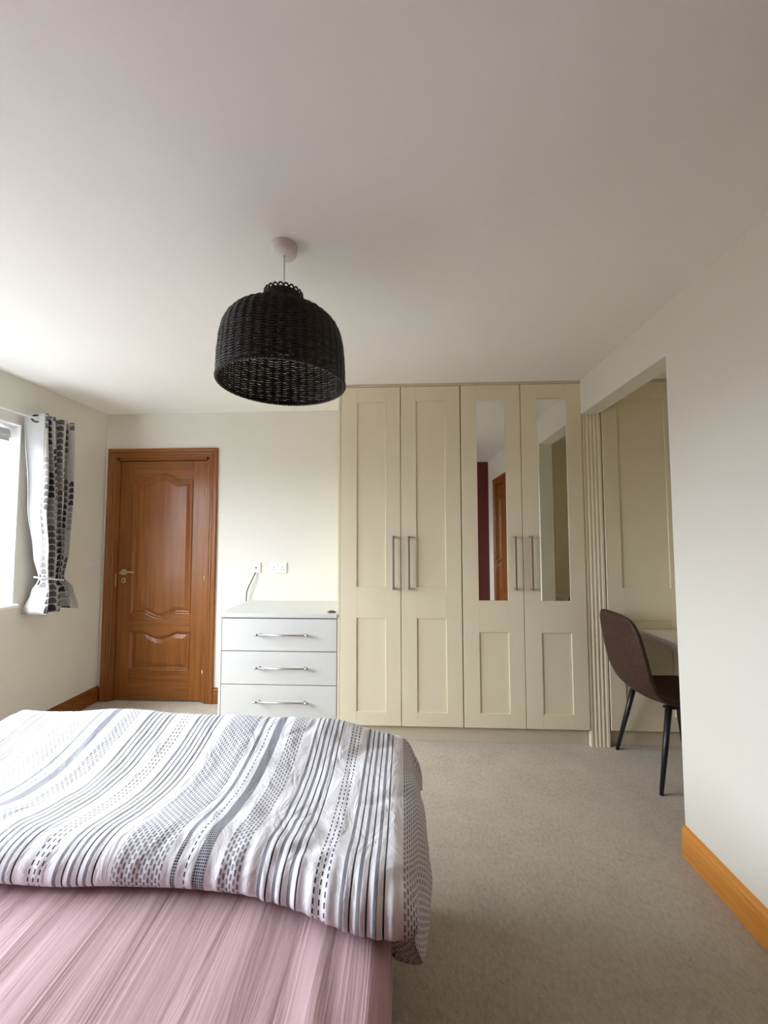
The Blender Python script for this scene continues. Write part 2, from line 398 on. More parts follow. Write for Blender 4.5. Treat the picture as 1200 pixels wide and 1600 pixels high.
def make_door(name, label, loc, rz, flip):
    """local frame: x along the wall (0 = left edge of the slab), y into the wall, z up"""
    t = thing(name, label, 'door', loc, rz, kind='structure')
    W, Hh, th, y0 = D1W, DH, 0.040, 0.014
    sl, sr = 0.116, W - 0.116
    FX = (lambda x: W - x) if flip else (lambda x: x)
    # stiles and rails
    bx('stile', 0.002, sl, y0, y0 + th, 0.008, Hh - 0.002, 'oak_v', t, 0.0012)
    bx('stile', sr, W - 0.002, y0, y0 + th, 0.008, Hh - 0.002, 'oak_v', t, 0.0012)
    up_t = curve(sl, sr, Hh - 0.162, 0.056); up_b = curve(sl, sr, 0.722, -0.046)
    lo_t = curve(sl, sr, 0.580, -0.044); lo_b = 0.252
    bm = new(); prism_xz(bm, up_t + [(sr, Hh - 0.002), (sl, Hh - 0.002)], y0, y0 + th, 0.0015); link('top_rail', bm, 'oak_h', t)
    bm = new(); prism_xz(bm, lo_t + up_b[::-1], y0, y0 + th, 0.0015); link('lock_rail', bm, 'oak_h', t)
    bm = new(); prism_xz(bm, [(sl, 0.008), (sr, 0.008), (sr, lo_b), (sl, lo_b)], y0, y0 + th, 0.0015); link('bottom_rail', bm, 'oak_h', t)
    # panels: moulding lip, groove, bevelled raised field
    for lo, hi in (((0.722, -0.046), (Hh - 0.162, 0.056)), ((lo_b, 0.0), (0.580, -0.044))):
        bm = new()
        loft_xz(bm, [(panel_poly(sl, sr, lo, hi, d_), y0 + yy) for d_, yy in ((0, 0.002), (0.004, -0.004), (0.010, -0.002), (0.020, 0.010), (0.026, 0.012), (0.029, 0.012), (0.060, 0.002), (0.063, 0.002))])
        bmesh.ops.recalc_face_normals(bm, faces=bm.faces[:])
        o = link('panel', bm, 'oak_v', t)
    # lining with stop, then moulded architrave
    for nm, x0, x1, z0, z1 in (('jamb', -G, -0.003, 0, Hh + G), ('jamb', W + 0.003, W + G, 0, Hh + G), ('head_jamb', -G, W + G, Hh + 0.003, Hh + G)):
        bx(nm, x0, x1, 0.0, T - 0.002, z0, z1, 'oak_v' if nm == 'jamb' else 'oak_h', t, 0.001)
    bx('stop', -0.003, 0.014, y0 + th + 0.001, y0 + th + 0.03, 0, Hh, 'oak_v', t); bx('stop', W - 0.014, W + 0.003, y0 + th + 0.001, y0 + th + 0.03, 0, Hh, 'oak_v', t)
    prof = [(0.0, 0.0), (0.0, 0.010), (0.004, 0.014), (0.014, 0.015), (0.018, 0.011), (0.023, 0.011), (0.027, 0.016), (0.036, 0.018), (0.040, 0.014), (0.045, 0.014), (0.049, 0.019), (0.060, 0.022), (0.072, 0.022), (0.076, 0.018), (0.076, 0.0)]
    xi, xo, zi = -G + 0.006, W + G - 0.006, Hh + G - 0.006
    for nm in ('architrave_left', 'architrave_head', 'architrave_right'):
        bm = new(); pa, pb = [], []
        for w_, d_ in prof:
            if nm == 'architrave_left': A, B = (xi - w_, -d_, 0), (xi - w_, -d_, zi + w_)
            elif nm == 'architrave_right': A, B = (xo + w_, -d_, 0), (xo + w_, -d_, zi + w_)
            else: A, B = (xi - w_, -d_, zi + w_), (xo + w_, -d_, zi + w_)
            pa.append(bm.verts.new(A)); pb.append(bm.verts.new(B))
        for i in range(len(prof) - 1): bm.faces.new((pa[i], pa[i + 1], pb[i + 1], pb[i]))
        bm.faces.new(pa); bm.faces.new(pb); bmesh.ops.recalc_face_normals(bm, faces=bm.faces[:])
        link('architrave', bm, 'oak_h' if nm.endswith('head') else 'oak_v', t)
    # lever handle on a round rose, keyhole escutcheon, strike plate, hinges
    hx = 0.055; s = -1 if flip else 1; hz = 1.075
    bm = new(); n = 20
    pts = [(FX(hx) , y0 - 0.002, hz), (FX(hx), y0 - 0.045, hz)]
    tube(bm, pts, [0.010, 0.009], 12)
    b2 = [(FX(hx - 0.012), y0 - 0.047, hz - 0.004), (FX(hx + 0.012), y0 - 0.049, hz - 0.005), (FX(hx + 0.035), y0 - 0.048, hz + 0.001), (FX(hx + 0.065), y0 - 0.047, hz + 0.006), (FX(hx + 0.095), y0 - 0.046, hz + 0.005), (FX(hx + 0.118), y0 - 0.045, hz - 0.002)]
    tube(bm, b2, [0.007, 0.010, 0.009, 0.0085, 0.0085, 0.006], 10)
    hd = link('handle', bm, 'brass', t, True); hd['label'] = 'satin brass lever handle'
    bm = new()
    for zc in (hz,):
        ring = [(FX(hx) + 0.026 * math.cos(a_), zc + 0.026 * math.sin(a_)) for a_ in [2 * math.pi * i / 28 for i in range(28)]]
        prism_xz(bm, ring, y0 - 0.007, y0 + 0.001, 0.002)
    link('handle_rose', bm, 'brass', t)
    bm = new(); ring = [(FX(hx) + 0.018 * math.cos(a_), hz - 0.070 + 0.024 * math.sin(a_)) for a_ in [2 * math.pi * i / 28 for i in range(28)]]
    prism_xz(bm, ring, y0 - 0.005, y0 + 0.001, 0.0015); es = link('escutcheon', bm, 'brass', t)
    bm = new(); ring = [(FX(hx) + 0.006 * math.cos(a_), hz - 0.070 + 0.013 * math.sin(a_)) for a_ in [2 * math.pi * i / 16 for i in range(16)]]
    prism_xz(bm, ring, y0 - 0.0058, y0 - 0.004); link('keyhole', bm, 'hole', es)
    bx('strike_plate', FX(-0.007) - 0.003, FX(-0.007) + 0.003, -0.001, 0.03, hz - 0.115, hz - 0.005, 'brass', t, 0.0005)
    for hz_ in (1.78, 1.02, 0.22):
        bm = new(); tube(bm, [(FX(W + 0.001), y0 - 0.004, hz_ - 0.045), (FX(W + 0.001), y0 - 0.004, hz_ + 0.045)], 0.0065, 10); link('hinge', bm, 'brass', t, True)
    return t
make_door('door_1', 'varnished oak door with curved raised panels in the far wall', (D1X0, YB, 0), 0, False)
make_door('door_2', 'oak door in the right wall, seen in the left wardrobe mirror', (XR, D2Y1, 0), R(-90), True)

# ------------------------------------------------------------------ window, blind, curtain
t = thing('window_1', 'white framed window set deep in the left wall', 'window', (XL, 0, WZ0), 0, kind='structure')
xf0, xf1 = -0.255, -0.195; hgt = WZ1 - WZ0
def wb(nm, *a, mat='upvc', p=t, bev=0.004): return bx(nm, *a, mat, p, bev)
fr_ = new()
box(fr_, xf0, xf1, WY0, WY0 + 0.055, 0, hgt, 0.004); box(fr_, xf0, xf1, WY1 - 0.055, WY1, 0, hgt, 0.004)
box(fr_, xf0, xf1, WY0 + 0.055, WY1 - 0.055, 0, 0.055, 0.004); box(fr_, xf0, xf1, WY0 + 0.055, WY1 - 0.055, hgt - 0.055, hgt, 0.004)
link('window_frame', fr_, 'upvc', t)
ym = WY1 - (WY1 - WY0) / 3; ym2 = WY0 + (WY1 - WY0) / 3
for q in (ym, ym2): wb('mullion', xf0, xf1, q - 0.032, q + 0.032, 0.055, hgt - 0.055)
for y0, y1 in ((WY0 + 0.055, ym2 - 0.032), (ym2 + 0.032, ym - 0.032), (ym + 0.032, WY1 - 0.055)):
    bm = new(); box(bm, -0.228, -0.222, y0, y1, 0.055, hgt - 0.055); link('pane', bm, 'glass', t)
wb('window_handle', xf1, xf1 + 0.03, ym - 0.012, ym + 0.012, 0.50, 0.62)
wb('sill', -0.195, 0.022, WY0 - 0.03, WY1 + 0.03, -0.022, 0.003, bev=0.006)
# plaster lining of the recess (whiter than the wall)
for nm, a in (('reveal', (-0.195, -0.001, WY1 - 0.004, WY1 + 0.0005, 0.003, hgt)), ('reveal', (-0.195, -0.001, WY0 - 0.0005, WY0 + 0.004, 0.003, hgt)), ('reveal', (-0.195, -0.001, WY0, WY1, hgt - 0.004, hgt + 0.0005))):
    bm = new(); box(bm, *a); link(nm, bm, 'reveal', t)

t = thing('roller_blind', 'rolled up white roller blind in the top of the window recess', 'blind', (XL - 0.075, WY1 - 0.02, WZ1 - 0.06))
L_ = WY1 - WY0 - 0.04
bm = new(); tube(bm, [(0, -0.012, 0), (0, -L_ + 0.012, 0)], 0.030, 20); link('blind_roll', bm, 'lining', t, True)
bm = new(); box(bm, 0.024, 0.028, -L_ + 0.015, -0.015, -0.045, 0.0); box(bm, 0.019, 0.033, -L_ + 0.015, -0.015, -0.058, -0.045, 0.003); link('bottom_bar', bm, 'lining', t)
for yy in (-0.012, -L_): bx('bracket', -0.028, 0.028, yy, yy + 0.012, -0.034, 0.055, 'upvc', t, 0.002)

RX, RZ = XL + 0.10, 2.176
t = thing('curtain_rod', 'thin white curtain rod above the window', 'curtain rod', (RX, 2.80, RZ))
bm = new(); tube(bm, [(0, -2.80, 0), (0, 0.03, 0)], 0.0075, 12); link('pole', bm, 'upvc', t, True)
for yy in (0.0, -1.40, -2.78):
    bm = new(); tube(bm, [(-0.098, yy, -0.0), (0.0, yy, 0)], 0.006, 8); box(bm, -0.0995, -0.094, yy - 0.018, yy + 0.018, -0.03, 0.03, 0.002); link('bracket', bm, 'upvc', t)
bm = new(); bmesh.ops.create_uvsphere(bm, u_segments=14, v_segments=10, radius=0.016, matrix=Matrix.Translation((0, 0.04, 0))); link('finial', bm, 'upvc', t, True)

def lerp(tab, x):
    if x <= tab[0][0]: return tab[0][1]
    for (a, fa), (b, fb) in zip(tab, tab[1:]):
        if x <= b:
            s = (x - a) / (b - a); s = s * s * (3 - 2 * s); return fa + (fb - fa) * s
    return tab[-1][1]
t = thing('curtain', 'off white curtain with grey leaf print, tied back beside the window', 'curtain', (RX, 2.66, 0.86))
ylo = [(0.86, 2.590), (1.0, 2.63), (1.085, 2.655), (1.25, 2.625), (1.6, 2.575), (2.215, 2.530)]
yhi = [(0.86, 2.885), (1.0, 2.855), (1.085, 2.795), (1.25, 2.81), (1.6, 2.81), (2.215, 2.80)]
amp = [(0.86, 0.075), (1.0, 0.055), (1.085, 0.032), (1.3, 0.05), (1.7, 0.060), (2.215, 0.056)]
NS, NZ, NF = 110, 60, 3.5
def cpt(s, z):
    ph = 2 * math.pi * NF * s
    y = lerp(ylo, z) + (lerp(yhi, z) - lerp(ylo, z)) * (s + 0.018 * math.sin(ph * 2 + z * 3))
    x = RX - 0.005 - lerp(amp, z) * math.cos(ph) * (1 + 0.15 * math.sin(3 * z + 9 * s)) + 0.006 * noise.noise((s * 9, z * 2.2, 1.7))
    return Vector((max(x, XL + 0.012), y, z - (0.02 * math.sin(7 * s) if z < 0.9 else 0)))
def strip(nm, s0, s1, mat, parent):
    bm = new(); uvl = bm.loops.layers.uv.new('UVMap'); n_ = max(12, int(NS * (s1(2.2) - s0(2.2)))); g = []
    for i in range(n_ + 1):
        col = []
        for j in range(NZ + 1):
            z = 0.86 + 1.355 * j / NZ; a_, b_ = s0(z), s1(z); s = a_ + (b_ - a_) * i / n_
            col.append((bm.verts.new(cpt(s, z) - Vector((RX, 2.66, 0.86))), s * 1.12, 1.355 * j / NZ))
        g.append(col)
    for i in range(n_):
        for j in range(NZ):
            q = (g[i][j], g[i + 1][j], g[i + 1][j + 1], g[i][j + 1]); f = bm.faces.new([a[0] for a in q])
            for lp, a in zip(f.loops, q): lp[uvl].uv = (a[1], a[2])
    o = link(nm, bm, mat, parent, True)
    m = o.modifiers.new('thickness', 'SOLIDIFY'); m.thickness = 0.004
    return o
sb = lambda z: lerp([(0.86, 0.012), (1.05, 0.03), (1.3, 0.08), (2.215, 0.12)], z)
strip('cloth', sb, lambda z: 1.0, 'curtain', t)
o = strip('lining', lambda z: 0.0, sb, 'lining', t); o['label'] = 'plain white lining at the leading edge'
def loc_(v): return v - Vector((RX, 2.66, 0.86))
for i in range(7):
    s = (i + 0.5) / 7.0; p = loc_(Vector((RX, cpt(s, 2.176).y, 2.176)))
    bm = new(); tube(bm, [(p.x + 0.024 * math.cos(a_), p.y + 0.010 * math.cos(a_), p.z + 0.024 * math.sin(a_)) for a_ in [2 * math.pi * q / 24 for q in range(24)]], 0.005, 6, closed=True)
    e = link('eyelet', bm, 'dark_metal', t, True)
bm = new(); ps = []
for q in range(36):
    a_ = 2 * math.pi * q / 36
    ps.append((-0.005 + 0.060 * math.cos(a_), 0.050 + 0.098 * math.sin(a_), 0.225 + 0.018 * math.cos(a_ + 2.0)))
tube(bm, ps, 0.0055, 8, closed=True); link('tie_back', bm, 'tie', t, True)

# light switch on the window wall
t = thing('light_switch', 'single white light switch on the wall beside the oak door', 'light switch', (XL, 3.19, 1.137))
bx('plate', 0, 0.009, -0.043, 0.043, -0.043, 0.043, 'plate', t, 0.003, 2); bx('rocker', 0.009, 0.014, -0.010, 0.010, -0.018, 0.018, 'plate', t, 0.002)

# ------------------------------------------------------------------ fitted wardrobes
YM = YW + 0.008
def bar_handle(parent, x, z0, z1, y):
    bm = new()
    box(bm, x - 0.007, x + 0.007, y - 0.040, y - 0.030, z0, z1, 0.0015)
    for zz in (z0 + 0.006, z1 - 0.006): box(bm, x - 0.007, x + 0.007, y - 0.031, y, zz - 0.007, zz + 0.007, 0.001)
    return link('handle', bm, 'steel', parent)

def ward_door(parent, ox, x0, x1, p0, p1, spec, hx):
    """spec: list of (z0, z1, kind) openings between the stiles; x in world, made local by ox"""
    z0, z1 = 0.108, 2.4236
    X0, X1, P0, P1 = x0 - ox[0], x1 - ox[0], p0 - ox[0], p1 - ox[0]; y = YW - ox[1]
    d = bx('door', X0 + 0.001, X1 - 0.001, y + 0.010, y + 0.021, z0, z1, 'cream', parent, 0.0006)
    bx('stile', X0, P0, y, y + 0.0102, z0, z1, 'cream', d, 0.0011); bx('stile', P1, X1, y, y + 0.0102, z0, z1, 'cream', d, 0.0011)
    edges = [z0] + [e for s in spec for e in s[:2]] + [z1]
    for a, b in zip(edges[0::2], edges[1::2]): bx('rail', P0, P1, y, y + 0.0102, a, b, 'cream', d, 0.0011)
    for a, b, kd in spec:
        if kd == 'mirror':
            bm = new(); box(bm, P0 + 0.0005, P1 - 0.0005, y + 0.0062, y + 0.0098, a + 0.0005, b - 0.0005); tilt = -0.41 if x0 > 0.8 else 0.0; bmesh.ops.rotate(bm, cent=((P0 + P1) / 2, y + 0.0062, 0), matrix=Matrix.Rotation(R(tilt), 3, 'Z'), verts=bm.verts[:]); o = link('mirror', bm, 'mirror', d); o['label'] = 'tall inset mirror pane'
        else: bx('panel', P0, P1, y + 0.0075, y + 0.0102, a, b, 'cream', d, 0.0008)
    if hx is not None: bar_handle(d, hx - ox[0], 1.016, 1.377, y)
    return d

def wardrobe(name, x0, x1, label):
    ox = ((x0 + x1) / 2, YB); t = thing(name, label, 'wardrobe', (ox[0], ox[1], 0), group='fitted cream wardrobes')
    l0, l1 = x0 - ox[0], x1 - ox[0]; yf = YW + 0.060 - YB
    bm = new()
    box(bm, l0 + 0.0015, l0 + 0.018, yf, -0.004, 0.09, 2.4236); box(bm, l1 - 0.018, l1 - 0.0015, yf, -0.004, 0.09, 2.4236)
    box(bm, l0 + 0.018, l1 - 0.018, yf, -0.004, 0.09, 0.108); box(bm, l0 + 0.018, l1 - 0.018, yf, -0.004, 2.40, 2.4236); box(bm, l0 + 0.018, l1 - 0.018, -0.012, -0.004, 0.108, 2.40)
    link('carcass', bm, 'cream', t)
    return t, ox
t, ox = wardrobe('double_wardrobe', -0.4375, 0.3935, 'plain cream panelled double wardrobe next to the chest of drawers')
ward_door(t, ox, -0.4360, -0.0212, -0.323, -0.124, [(0.200, 0.821, 'p'), (1.033, 2.318, 'p')], -0.070)
ward_door(t, ox, -0.0168, 0.3920, 0.088, 0.287, [(0.200, 0.821, 'p'), (1.033, 2.318, 'p')], 0.035)
t, ox = wardrobe('double_wardrobe', 0.3965, 1.2165, 'cream double wardrobe with two tall inset mirrors')
ward_door(t, ox, 0.3990, 0.8035, 0.506, 0.701, [(0.203, 0.732, 'p'), (0.944, 2.322, 'mirror')], 0.747)
ward_door(t, ox, 0.8080, 1.2150, 0.918, 1.113, [(0.203, 0.732, 'p'), (0.944, 2.322, 'mirror')], 0.8545)
t, ox = wardrobe('alcove_wardrobe', 1.350, XA - 0.003, 'cream panelled wardrobe inside the alcove behind the desk')
ward_door(t, ox, 1.352, 1.868, 1.452, 1.762, [(0.203, 0.821, 'p'), (1.033, 2.318, 'p')], None)
bx('filler_panel', 1.871 - ox[0], XA - 0.004 - ox[0], YW - YB, YW + 0.021 - YB, 0.108, 2.4236, 'cream', t, 0.001)

o = bx('trim_1', -0.455, XA - 0.003, YW - 0.004, YW + 0.020, 2.4256, H - 0.0005, 'plinth', None, 0.001); tag(o, 'narrow cream filler strip between wardrobe tops and ceiling', 'trim', kind='structure')
o = bx('trim_2', -0.4555, -0.4385, YW + 0.002, YB - 0.002, 0.0, 2.4236, 'cream', None, 0.001); tag(o, 'cream end panel closing the left side of the wardrobes', 'trim', kind='structure')
o = bx('trim_3', -0.437, 1.213, YW + 0.038, YW + 0.056, 0.0, 0.0895, 'plinth', None, 0.001); tag(o, 'recessed cream plinth under the main wardrobes', 'plinth', kind='structure')
o = bx('trim_4', 1.352, XA - 0.003, YW + 0.038, YW + 0.056, 0.0, 0.0895, 'plinth', None, 0.001); tag(o, 'recessed cream plinth under the alcove wardrobe', 'plinth', kind='structure')

# fluted pilaster closing the wall between wardrobe and alcove
px0, px1 = 1.2185, 1.3455; yf = YW + 0.004
prof = [(px0, YB - 0.005), (px0, yf + 0.004), (px0 + 0.004, yf)]
nf = 4; span = px1 - px0 - 0.028
for i in range(nf):
    a = px0 + 0.014 + span * i / nf; wd = span / nf
    prof += [(a + 0.002, yf)] + [(a + wd * (0.12 + 0.76 * q / 6), yf + 0.0042 * math.sin(math.pi * q / 6)) for q in range(7)] + [(a + wd - 0.0005, yf)]
prof += [(px1 - 0.004, yf), (px1, yf + 0.004), (px1, YB - 0.005)]
bm = new(); z1 = HL - 0.001
lo = [bm.verts.new((x, y, 0.0)) for x, y in prof]; hi = [bm.verts.new((x, y, z1)) for x, y in prof]
for i in range(len(prof) - 1): bm.faces.new((lo[i], lo[i + 1], hi[i + 1], hi[i]))
bm.faces.new((lo[-1], lo[0], hi[0], hi[-1])); bm.faces.new(hi); bm.faces.new(lo[::-1]); bmesh.ops.recalc_face_normals(bm, faces=bm.faces[:])
tag(link('fluted_pilaster', bm, 'cream', org=(1.282, YW + 0.2, 0)), 'cream fluted pilaster between mirrored wardrobe and alcove', 'pilaster')

# ------------------------------------------------------------------ chest of drawers
cx0, cx1 = -1.279, -0.457
ox = (-0.868, YB); t = thing('chest_of_drawers', 'white three drawer chest with steel bar handles beside the oak door', 'chest of drawers', (*ox, 0))
def C(x): return x - ox[0]
yf = YW - YB
bx('side_panel', C(-1.281), C(-1.2645), yf + 0.003, -0.024, 0.0, 0.816, 'white', t, 0.001); bx('side_panel', C(-0.4745), C(-0.4575), yf + 0.021, -0.024, 0.0, 0.816, 'white', t, 0.001)
bx('top', C(-1.2965), C(-0.4565), yf - 0.006, -0.002, 0.8175, 0.8455, 'white', t, 0.0025, 2)
bx('back_panel', C(-1.264), C(-0.475), -0.030, -0.024, 0.06, 0.816, 'white', t)
bx('plinth', C(-1.264), C(-0.475), yf + 0.05, yf + 0.066, 0.0, 0.138, 'plinth', t)
for i, (a, b) in enumerate(((0.5920, 0.8095), (0.3665, 0.5860), (0.1430, 0.3605))):
    d = bx('drawer', C(-1.2590), C(-0.4595), yf, yf + 0.019, a, b, 'white', t, 0.0015)
    bm = new(); box(bm, C(-1.25), C(-0.475), yf + 0.0192, -0.04, a + 0.02, b - 0.03); link('drawer_box', bm, 'white', d)
    hz = (0.706, 0.484, 0.258)[i]
    bm = new(); tube(bm, [(C(-1.019), yf - 0.034, hz), (C(-0.649), yf - 0.034, hz)], 0.0062, 12)
    for xx in (-0.990, -0.678): tube(bm, [(C(xx), yf - 0.034, hz), (C(xx), yf + 0.0005, hz)], 0.0052, 10)
    for xx, s_ in ((-1.019, 1), (-0.649, -1)): tube(bm, [(C(xx), yf - 0.034, hz), (C(xx) + s_ * 0.022, yf - 0.034, hz)], 0.0085, 12)
    link('handle', bm, 'bright_steel', d, True)
bx('gap_shade', C(-1.2642), C(-1.250), yf + 0.0195, yf + 0.03, 0.143, 0.81, 'hole', t); bx('gap_shade', C(-1.264), C(-0.475), yf + 0.024, yf + 0.036, 0.580, 0.594, 'hole', t); bx('gap_shade', C(-1.264), C(-0.475), yf + 0.024, yf + 0.036, 0.356, 0.370, 'hole', t); bx('gap_shade', C(-1.264), C(-0.475), yf + 0.024, yf + 0.036, 0.804, 0.816, 'hole', t)  # black strips set behind the drawer gaps, standing in for their shade

# trinket on the chest
t = thing('trinket', 'small dark oval metal trinket lying on the white chest top', 'trinket', (-0.503, 2.806, 0.8455))
bm = new(); lathe(bm, [(0.020, 0.0), (0.027, 0.003), (0.027, 0.008), (0.022, 0.011), (0.012, 0.010), (0.0, 0.010)], 0, 0, 24); bmesh.ops.scale(bm, vec=(1.12, 0.75, 1), verts=bm.verts[:]); bmesh.ops.recalc_face_normals(bm, faces=bm.faces[:]); link('body', bm, 'trinket', t, True)
bm = new(); tube(bm, [(0.016 * math.cos(q / 12 * math.pi), 0.011 * math.sin(q / 12 * math.pi) - 0.003, 0.0125) for q in range(13)], 0.0025, 8); link('loop', bm, 'steel', t, True)

# sockets and aerial lead
t = thing('aerial_socket', 'square white aerial socket with one dark centre hole', 'socket', (-1.238, YB, 1.116))
bx('plate', -0.043, 0.043, -0.010, 0, -0.043, 0.043, 'plate', t, 0.003, 2)
bm = new(); tube(bm, [(0.004, -0.0105, 0.0), (0.004, -0.0125, 0)], 0.0065, 14); link('port', bm, 'hole', t)
for xx in (-0.028, 0.030):
    bm = new(); tube(bm, [(xx, -0.010, 0), (xx, -0.0112, 0)], 0.003, 10); link('screw', bm, 'steel', t)
t = thing('double_socket', 'white double power socket with two switches above the drawers', 'socket', (-1.047, YB, 1.116))
bx('plate', -0.073, 0.073, -0.010, 0, -0.043, 0.043, 'plate', t, 0.003, 2)
for sx_ in (-0.036, 0.036):
    bm = new(); box(bm, sx_ - 0.0022, sx_ + 0.0022, -0.0108, -0.0095, 0.002, 0.011); box(bm, sx_ - 0.0145, sx_ - 0.0075, -0.0108, -0.0095, -0.0155, -0.0115); box(bm, sx_ + 0.0075, sx_ + 0.0145, -0.0108, -0.0095, -0.0155, -0.0115); link('pin_holes', bm, 'hole', t)
    bx('switch', sx_ * 0.30 - 0.006, sx_ * 0.30 + 0.006, -0.0135, -0.009, 0.012, 0.030, 'plate', t, 0.001)
bm = new(); P = [(-1.238, YB - 0.012, 1.076), (-1.243, YB - 0.020, 1.060), (-1.258, YB - 0.028, 1.020), (-1.284, YB - 0.030, 0.970), (-1.301, YB - 0.030, 0.920), (-1.3065, YB - 0.026, 0.870), (-1.308, YB - 0.020, 0.80), (-1.306, YB - 0.020, 0.60), (-1.300, YB - 0.022, 0.32), (-1.29, YB - 0.026, 0.135)]
tube(bm, P, 0.0042, 8); tag(link('aerial_lead', bm, 'cable', None, True, org=(-1.28, YB, 0.0)), 'thin black lead hanging from the aerial socket behind the drawers', 'cable')

# ------------------------------------------------------------------ black wicker pendant
LX, LY = -0.436, 1.40
t = thing('pendant_lamp', 'black woven wicker dome pendant hanging above the bed', 'pendant lamp', (LX, LY, 1.93))
Z = 1.93
bm = new(); lathe(bm, [(0.048, H - Z), (0.048, H - Z - 0.006), (0.045, H - Z - 0.026), (0.040, H - Z - 0.033), (0.0, H - Z - 0.034)], 0, 0, 32); bmesh.ops.recalc_face_normals(bm, faces=bm.faces[:]); link('ceiling_rose', bm, 'pendant_white', t, True)
bm = new(); tube(bm, [(0, 0, H - Z - 0.033), (0.001, 0, 0.40), (0, 0, 0.27)], 0.0028, 8); link('flex', bm, 'pendant_white', t, True)
bm = new(); lathe(bm, [(0.006, 0.285), (0.017, 0.28), (0.020, 0.26), (0.020, 0.225), (0.023, 0.220), (0.023, 0.205), (0.0, 0.205)], 0, 0, 20); bmesh.ops.recalc_face_normals(bm, faces=bm.faces[:]); link('lamp_holder', bm, 'pendant_white', t, True)
bm = new(); lathe(bm, [(0.013, 0.206), (0.014, 0.185), (0.026, 0.155), (0.030, 0.135), (0.026, 0.115), (0.014, 0.102), (0.0, 0.099)], 0, 0, 20); bmesh.ops.recalc_face_normals(bm, faces=bm.faces[:]); link('bulb', bm, 'bulb', t, True)
prof = [(0.222, 0.0), (0.2210, 0.05), (0.2185, 0.10), (0.2145, 0.142), (0.2065, 0.178), (0.194, 0.205), (0.172, 0.230), (0.143, 0.244), (0.107, 0.253), (0.086, 0.257), (0.077, 0.262), (0.072, 0.274), (0.068, 0.322)]
# resample by arc length
seg = [math.dist(a, b) for a, b in zip(prof, prof[1:])]; tot = sum(seg)
def prof_at(d):
    for (a, b), s_ in zip(zip(prof, prof[1:]), seg):
        if d <= s_: return (a[0] + (b[0] - a[0]) * d / s_, a[1] + (b[1] - a[1]) * d / s_)
        d -= s_
    return prof[-1]
NR = 40
rows = int(tot / 0.0046)
bm = new()
for r_ in range(rows + 1):
    rr, zz = prof_at(tot * r_ / rows); m_ = NR * 4; pts = []
    par = r_ % 2
    for i in range(m_):
        a_ = 2 * math.pi * i / m_; off = 0.0024 * math.cos(math.pi * (i / 4.0) * 1.0 + math.pi * par) * (1 if rr > 0.1 else 0.5)
        jit = 0.0008 * noise.noise((math.cos(a_) * 6, math.sin(a_) * 6, r_ * 0.7))
        rad_ = rr + off + jit
        pts.append((rad_ * math.cos(a_), rad_ * math.sin(a_), zz + 1.4 * jit))
    tube(bm, pts, [0.0036 if i % 4 == 0 else (0.0022 if i % 4 == 2 else 0.0028) for i in range(m_)], 5, closed=True)
link('woven_shade', bm, 'wicker', t, True, kind='stuff')
bm = new()
for q in range(NR):
    a_ = 2 * math.pi * q / NR
    tube(bm, [(prof_at(tot * i / 22)[0] * math.cos(a_), prof_at(tot * i / 22)[0] * math.sin(a_), prof_at(tot * i / 22)[1]) for i in range(23)], 0.0026, 5)
link('stakes', bm, 'wicker', t, True, kind='stuff')
bm = new()
for ph in (0.0, math.pi):
    pts = []
    for i in range(320):
        a_ = 2 * math.pi * i / 320; tw = a_ * 60 + ph; pts.append(((0.2225 + 0.0035 * math.cos(tw)) * math.cos(a_), (0.2225 + 0.0035 * math.cos(tw)) * math.sin(a_), -0.003 + 0.0035 * math.sin(tw)))
    tube(bm, pts, 0.0042, 5, closed=True)
link('rim_braid', bm, 'wicker', t, True)
bm = new()
for q in range(22):
    a0 = 2 * math.pi * q / 22; pts = []
    for i in range(9):
        s_ = i / 8; a_ = a0 + (s_ - 0.5) * 0.34; pts.append((0.068 * math.cos(a_), 0.068 * math.sin(a_), 0.320 + 0.016 * math.sin(math.pi * s_)))
    tube(bm, pts, 0.0032, 5)
link('collar_loops', bm, 'wicker', t, True)

# ------------------------------------------------------------------ alcove: desk and chair
t = thing('desk', 'white built in alcove desk with moulded front edge', 'desk', (1.82, 1.90, 0))
dx = 1.552 - 1.82; d1 = XA - 0.003 - 1.82; ya, yb = YA + 0.004 - 1.90, YW - 0.003 - 1.90
bx('desk_top', dx, d1, ya, yb, 0.735, 0.762, 'upvc', t, 0.004, 2)
bx('edge_moulding', dx + 0.004, dx + 0.032, ya, yb, 0.712, 0.7345, 'upvc', t, 0.004, 2)
bx('back_rail', d1 - 0.02, d1, ya, yb, 0.62, 0.7345, 'white', t); bx('end_panel', dx + 0.04, d1 - 0.001, ya, ya + 0.02, 0.0, 0.7345, 'white', t); bx('end_support', d1 - 0.10, d1 - 0.021, yb - 0.022, yb - 0.001, 0.0, 0.7345, 'white', t)

CX, CY = 1.385, 2.505
t = thing('dining_chair', 'brown leatherette shell chair on black tapered legs, facing the desk', 'chair', (CX, CY, 0))
